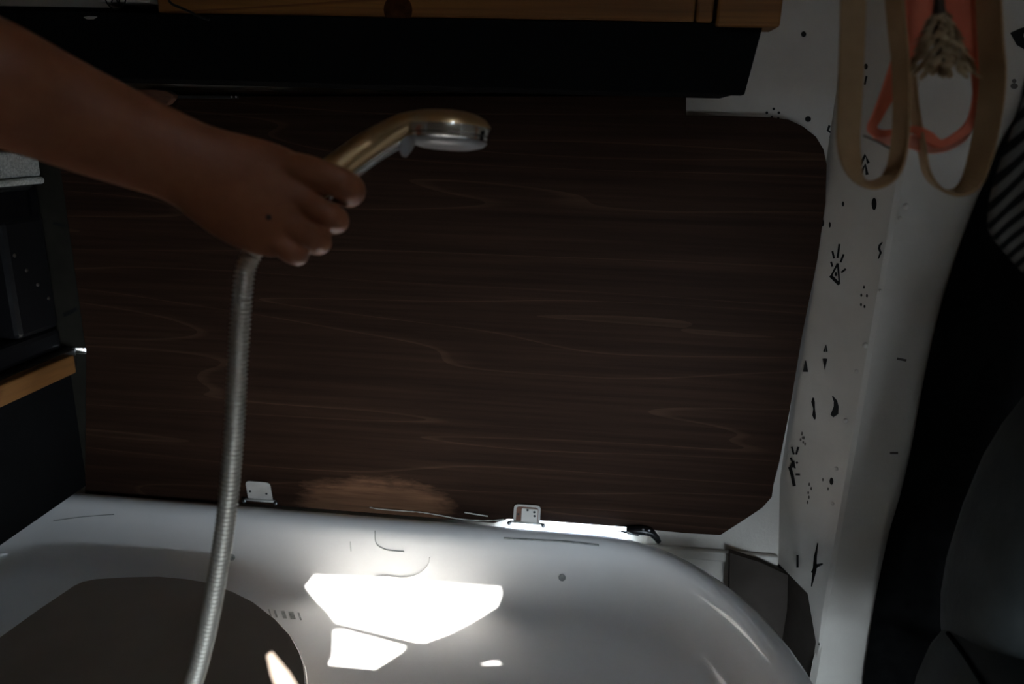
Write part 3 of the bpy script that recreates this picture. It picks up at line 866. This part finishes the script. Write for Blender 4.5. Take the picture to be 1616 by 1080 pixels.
ribbon('band', [(1462, -230, cw(70), 5, .01), (1458, -60, cw(66), 5, .01), (1450, 20, cw(58), 8, .01), (1432, 80, cw(40), 12, .012), (1406, 138, cw(24), 10, .012), (1386, 180, cw(15), 8, .01), (1376, 203, cw(13), 5, .006), (1392, 211, cw(10), 5, .006), (1420, 207, cw(9), 5, .006), (1444, 205, cw(10), 5, .003), (1464, 216, cw(15), 5, 0), (1484, 227, cw(11), 5, 0), (1512, 214, cw(12), 5, 0), (1535, 190, cw(14), 5, 0), (1547, 145, cw(18), 10, 0), (1545, 95, cw(26), 12, 0), (1533, 40, cw(44), 12, 0), (1520, -60, cw(60), 8, 0), (1514, -230, cw(66), 5, 0)], M['coral'], cr, yc2, 110)
ribbon('lining', [(1378, 214, cw(6), 5, .004), (1396, 220, cw(14), 5, .004), (1420, 222, cw(16), 5, .004), (1445, 225, cw(20), 5, .002), (1462, 233, cw(16), 5, .001), (1490, 236, cw(8), 5, .001), (1520, 220, cw(7), 5, .001), (1532, 205, cw(4), 5, .001)], M['coral_light'], cr, yc2 + 0.004, 40)
tube('string', [PY(a, b_, yc2 + 0.002) for a, b_ in spline([(1362, 214), (1384, 223), (1409, 237)], 10)], 0.0006, M['stem'], cr, seg=6)
# dried cone
dc = empty('dried_cone')
tag(dc, 'dried brown seed cone hanging inside the coral ribbon', 'cone')
yd = ys - 0.004
tube('stem', [PY(a, b_, yd) for a, b_ in ((1488, -230), (1486, -60), (1483, -10), (1482, 20), (1482, 60), (1486, 100))], [0.002, 0.002, 0.0025, 0.004, 0.004, 0.002], M['stem'], dc, seg=8)
sc = bpy.data.meshes.new('scale')
sv = [(0, 0, 0), (-0.0045, 0.001, -0.006), (0.0045, 0.001, -0.006), (-0.0055, 0.0035, -0.012), (0.0055, 0.0035, -0.012), (0, 0.007, -0.0175), (0, -0.0012, -0.006), (0, 0.0012, -0.013)]
sc.from_pydata(sv, [], [(0, 1, 6), (0, 6, 2), (1, 3, 7, 6), (6, 7, 4, 2), (3, 5, 7), (7, 5, 4), (0, 2, 1), (1, 2, 4, 3), (3, 4, 5)])
sc.materials.append(M['cone'])
NS = 120
for i in range(NS):
    t = i / (NS - 1)
    px, py = 1484 + 5 * t, 14 + 92 * t
    c = PY(px, py, yd)
    r_ = (0.002 + 0.0155 * t ** 0.8)
    a = i * 2.39996
    o = link('scale', sc, None, dc)
    o.location = c + Vector((math.cos(a) * r_, math.sin(a) * r_ * 0.8, 0))
    o.rotation_euler = (0.25 + 0.25 * random.random(), random.uniform(-.3, .3), a - math.pi / 2 + random.uniform(-.3, .3))
    s_ = 0.42 + 0.22 * t + random.uniform(-.1, .1)
    o.scale = (s_, s_, s_)
# rail the straps and the garment hang from, above the picture
rl = empty('hanging_rail')
tag(rl, 'round wooden rail above the picture carrying the hanging straps', 'rail')
zr = PY(1400, -226, ys).z
tube('rod', [Vector((x, ys + 0.012, zr)) for x in (0.20, 0.5, 0.9, XR)], 0.009, M['pine'], rl, seg=16)
lathe('end_cap', [(0.009, 0.0), (0.013, 0.002), (0.013, 0.010), (0.006, 0.016)], M['pine'], rl, 20, (0.201, ys + 0.012, zr), (-1, 0, 0))

# striped garment
vs, fs = [], []
edge = spline([(1618, 120), (1604, 190), (1588, 245), (1570, 300), (1559, 342), (1561, 366), (1588, 402), (1622, 436), (1660, 462), (1720, 490)], 40)
NK = 18
ye = 0.56
for i, (a, b_) in enumerate(edge):
    for k in range(NK + 1):
        t = k / NK
        px = a + (1760 - a) * t; py = b_ + (60 - b_) * t * 0.55
        vs.append(PY(px, py, ye - 0.012 * math.sin(t * 3.0) + 0.0012 * math.sin(k * 0.9 + i * 0.25)))
for i in range(len(edge) - 1):
    for k in range(NK):
        a = i * (NK + 1) + k
        fs.append((a, a + 1, a + NK + 2, a + NK + 1))
sg = mesh('striped_garment', vs, fs, M['stripe'], smooth=True)
sg.modifiers.new('thick', 'SOLIDIFY').thickness = 0.004
tag(sg, 'black and pale grey striped garment hanging at the right edge', 'garment')

# grey bag low at the right edge
bagr = empty('canvas_bag')
tag(bagr, 'dark grey-green canvas bag low at the right edge', 'bag')
def pillow(name, c, ax, ay, az, e, mt, parent, tilt=0.0):
    vs, fs = [], []
    nu, nv = 32, 18
    sgn = lambda v_, p_: math.copysign(abs(v_) ** p_, v_)
    for j in range(nv + 1):
        ph = -math.pi / 2 + math.pi * j / nv
        for i in range(nu):
            th_ = 2 * math.pi * i / nu
            x = ax * sgn(math.cos(ph), e) * sgn(math.cos(th_), e)
            y = ay * sgn(math.cos(ph), e) * sgn(math.sin(th_), e)
            z = az * sgn(math.sin(ph), e)
            wob = 1 + 0.02 * math.sin(3 * th_ + 5 * ph)
            v_ = Vector((x * wob, y * wob, z))
            v_ = Matrix.Rotation(tilt, 3, 'Y') @ v_
            vs.append(Vector(c) + v_)
    for j in range(nv):
        for i in range(nu):
            a, b_ = j * nu + i, j * nu + (i + 1) % nu
            fs.append((a, b_, b_ + nu, a + nu))
    o = mesh(name, vs, fs, mt, parent, smooth=True)
    return o
bc_ = P(1745, 880, 0.68)
pillow('body', bc_, 0.112, 0.10, 0.21, 0.75, M['bag'], bagr, 0.12)
bl = P(1680, 1190, 0.67)
pillow('base_pocket', bl, 0.112, 0.115, 0.105, 0.7, M['bag'], bagr, 0.1)
bag_bvh = [BVHTree.FromPolygons([v_.co for v_ in ch.data.vertices], [tuple(p_.vertices) for p_ in ch.data.polygons]) for ch in bagr.children]
def on_bag(a, b_):
    hits = [h_[3] for h_ in (t_.ray_cast(CAM, ray(a, b_).normalized()) for t_ in bag_bvh) if h_[0] is not None]
    return CAM + ray(a, b_).normalized() * (min(hits) - 0.0005 if hits else 0.72)
tube('seam', [on_bag(a, b_) for a, b_ in spline([(1496, 1000), (1512, 1020), (1530, 1046), (1548, 1075), (1570, 1110)], 16)], 0.0022, M['bag_seam'], bagr, seg=8)
# bag stands on a low bench
be = empty('bench')
tag(be, 'black bench under the grey bag outside the right of the tub', 'bench')
zbench = min(v_.co.z for ch in bagr.children for v_ in ch.data.vertices) - 0.001
box('seat', (0.47, 0.32, zbench - 0.03), (0.80, 0.80, zbench), M['black_paint'], be, bevel=0.006)
for x in (0.49, 0.76):
    for y in (0.34, 0.76):
        box('leg', (x, y, 0.0), (x + 0.03, y + 0.03, zbench - 0.03), M['black_paint'], be)

# ------------------------------------------------------------------ the hand shower and its hose
hs = empty('hand_shower')
tag(hs, 'chrome hand shower held in the hand, spray head pointing down', 'shower head')
hp = [(412, 378, .556, .0085), (420, 370, .556, .0105), (440, 350, .556, .0115), (500, 293, .557, .0118), (545, 258, .560, .0118), (585, 230, .563, .0115), (620, 212, .566, .0112), (650, 202, .569, .0108), (690, 196, .571, .0095), (735, 193, .572, .0060), (760, 193, .572, .0025)]
hrow = spline(hp, 44)
flat = []
for r_ in hrow:
    f = min(max((r_[0] - 590) / 110, 0), 1)
    flat.append(r_[3] * (1 + 2.0 * f * (1 - f * 0.25)))
tube('handle', [P(*r_[:3]) for r_ in hrow], [r_[3] for r_ in hrow], M['champagne'], hs, 20, flat=flat, view=FW)
edge = [(a + 9, b_ + 15, d - 0.004) for a, b_, d in ((430, 362, .556), (500, 300, .557), (545, 264, .560), (585, 234, .563), (618, 214, .566), (640, 206, .569))]
tube('chrome_edge', [P(*r_) for r_ in spline(edge, 24)], 0.0042, M['chrome'], hs, 12)
hc = P(706, 208, 0.572)
ax_ = (UP * 0.975 - FW * 0.16 + RT * 0.06).normalized()
head = empty('head'); head.parent = hs
lathe('housing', [(0.0325, -0.0042), (0.0345, -0.003), (0.0350, 0.0012), (0.0345, 0.003)], M['chrome'], head, 48, hc, ax_)
lathe('dome', [(0.0344, 0.0025), (0.0335, 0.006), (0.0305, 0.0095), (0.0250, 0.0125), (0.0170, 0.0145), (0.0080, 0.0155), (0.001, 0.0157)], M['champagne'], head, 48, hc, ax_)
lathe('trim_ring', [(0.0325, -0.0075), (0.0342, -0.0068), (0.0342, -0.0042), (0.0325, -0.0036)], M['chrome'], head, 48, hc, ax_)
lathe('spray_plate', [(0.006, -0.0135), (0.021, -0.0125), (0.0285, -0.0105), (0.0315, -0.0078), (0.0318, -0.0070)], M['grey_plastic'], head, 48, hc, ax_)
tip = P(728, 231, 0.562)
lathe('nozzle', [(0.0022, 0.004), (0.0020, 0.0), (0.0012, -0.0018)], M['grey_plastic'], head, 12, tip, ax_)
lv = [P(a, b_, 0.556) for a, b_ in ((640, 214), (652, 216), (656, 222), (648, 236), (640, 246), (632, 244), (629, 234), (632, 222))]
prism('selector_lever', lv, FW * 0.006, M['grey_plastic'], head, bevel=0.0012)
lathe('hose_nut', [(0.0095, -0.010), (0.0105, -0.008), (0.0105, 0.006), (0.009, 0.009)], M['chrome'], hs, 24, P(414, 374, .556), (P(420, 370, .556) - P(406, 384, .556)))

hose = empty('shower_hose')
tag(hose, 'ribbed chrome shower hose hanging from the hand down into the tub', 'hose')
hpts = [(412, 378, .556), (400, 396, .557), (387, 430, .560), (380, 500, .565), (374, 600, .570), (369, 690, .575), (360, 790, .580), (347, 885, .585), (331, 975, .590), (312, 1055, .594), (290, 1120, .598), (262, 1190, .60)]
rows = spline(hpts, 60)
cpath = [P(*r_) for r_ in rows]
e = cpath[-1]
cpath += [e + (Vector((-0.36, 0.40, Z(zl + 0.010))) - e) * t for t in ()]
# resample finely for the ribs
def resample(path, step):
    out = [path[0].copy()]; acc = 0.0
    for a, b_ in zip(path[:-1], path[1:]):
        L = (b_ - a).length; d = step - acc
        while d <= L:
            out.append(a.lerp(b_, d / L)); d += step
        acc = L - (d - step)
    return out
fine = resample(cpath, 0.0009)
rad = [0.0070 + (0.0007 if i % 4 in (0, 1) else -0.0009) for i in range(len(fine))]
tube('braid', fine, rad, M['braid'], hose, 20)
tail = [fine[-1], fine[-1] + Vector((-0.012, -0.01, -0.05)), fine[-1] + Vector((-0.03, -0.04, -0.10))]
tube('tail', [Vector(v_) for v_ in spline([tuple(v_) for v_ in tail], 12)], 0.007, M['braid'], hose, 16)

# ------------------------------------------------------------------ the arm and hand
def pxr(px, d): return px * d / F
pieces_v, pieces_f = [], []
def add(vs, fs):
    k = len(pieces_v)
    pieces_v.extend(vs)
    pieces_f.extend([tuple(i + k for i in f) for f in fs])
arm = [(-420, -20, .40, 118, .86), (-260, 40, .425, 112, .86), (-120, 88, .447, 106, .84), (0, 134, .468, 98, .82), (80, 168, .487, 88, .80), (160, 202, .503, 80, .76), (220, 226, .515, 74, .72), (265, 244, .523, 70, .68), (305, 262, .529, 70, .62),
       (345, 282, .534, 79, .50), (385, 301, .536, 87, .42), (425, 317, .536, 88, .36), (458, 330, .536, 82, .31), (480, 339, .537, 70, .28), (494, 345, .538, 50, .26)]
rows = spline(arm, 60)
ap = [P(r_[0], r_[1], r_[2]) for r_ in rows]
ar = [pxr(r_[3], r_[2]) for r_ in rows]
add(*tube_data(ap, ar, 28, flat=[a * r_[4] for a, r_ in zip(ar, rows)], view=FW))
def finger(pts):
    rows = spline(pts, 26)
    p_ = [P(r_[0], r_[1], r_[2]) for r_ in rows]
    rr = [pxr(r_[3], r_[2]) for r_ in rows]
    add(*tube_data(p_, rr, 14, view=UP))
    for q_, r_ in ((p_[0], rr[0]), (p_[-1], rr[-1])):
        bm = bmesh.new(); bmesh.ops.create_icosphere(bm, subdivisions=3, radius=r_ * 0.99)
        vs = [v_.co + q_ for v_ in bm.verts]; bm.verts.index_update()
        fs = [tuple(v_.index for v_ in f.verts) for f in bm.faces]; bm.free()
        add(vs, fs)
finger([(445, 266, .538, 27), (480, 270, .534, 27), (520, 282, .531, 25), (547, 295, .536, 25.5), (554, 303, .550, 23), (546, 306, .570, 21), (524, 299, .584, 19), (496, 287, .586, 17)])
finger([(430, 300, .538, 25), (470, 316, .535, 22), (506, 332, .532, 19.5), (528, 344, .536, 20.5), (531, 350, .551, 20), (522, 350, .570, 19), (500, 338, .584, 18), (474, 322, .585, 16)])
finger([(415, 335, .538, 24), (450, 352, .535, 20.5), (482, 369, .532, 19), (501, 379, .536, 20), (503, 383, .551, 20), (493, 382, .569, 19), (470, 370, .582, 17), (448, 354, .583, 15)])
finger([(405, 362, .538, 22), (428, 377, .536, 18.5), (452, 392, .534, 18), (466, 400, .539, 19), (468, 402, .552, 18), (458, 400, .567, 17), (438, 387, .578, 15.5), (420, 372, .579, 14)])
finger([(330, 262, .545, 34), (372, 255, .556, 32), (415, 262, .570, 27), (455, 275, .590, 23), (488, 290, .604, 21), (512, 300, .608, 18)])
me = bpy.data.meshes.new('arm_raw')
me.from_pydata([tuple(v_) for v_ in pieces_v], [], pieces_f)
bm = bmesh.new(); bm.from_mesh(me); bmesh.ops.recalc_face_normals(bm, faces=bm.faces); bm.to_mesh(me); bm.free()
tmp = link('arm_raw', me)
rm = tmp.modifiers.new('remesh', 'REMESH'); rm.mode = 'VOXEL'; rm.voxel_size = 0.0016
sm = tmp.modifiers.new('smooth', 'SMOOTH'); sm.factor = 0.5; sm.iterations = 5
dg = bpy.context.evaluated_depsgraph_get()
baked = bpy.data.meshes.new_from_object(tmp.evaluated_get(dg))
bpy.data.objects.remove(tmp, do_unlink=True)
baked.name = 'arm'
baked.materials.clear(); baked.materials.append(M['skin'])
pers = empty('person')
tag(pers, 'bare right forearm reaching in from the left, hand gripping the shower handle', 'person')
link('arm', baked, None, pers, smooth=True)

# small dark mole on the back of the hand
bm = bmesh.new(); bm.from_mesh(baked); tree = BVHTree.FromBMesh(bm); bm.free()
hit, nrm, _i, _d = tree.ray_cast(CAM, ray(424, 343).normalized())
if hit is not None:
    lathe('mole', [(0.0024, -0.0006), (0.0021, 0.0002), (0.0010, 0.0005)], mat('dark_mole', (0.05, 0.025, 0.02), 0.6), pers, 12, hit, nrm)
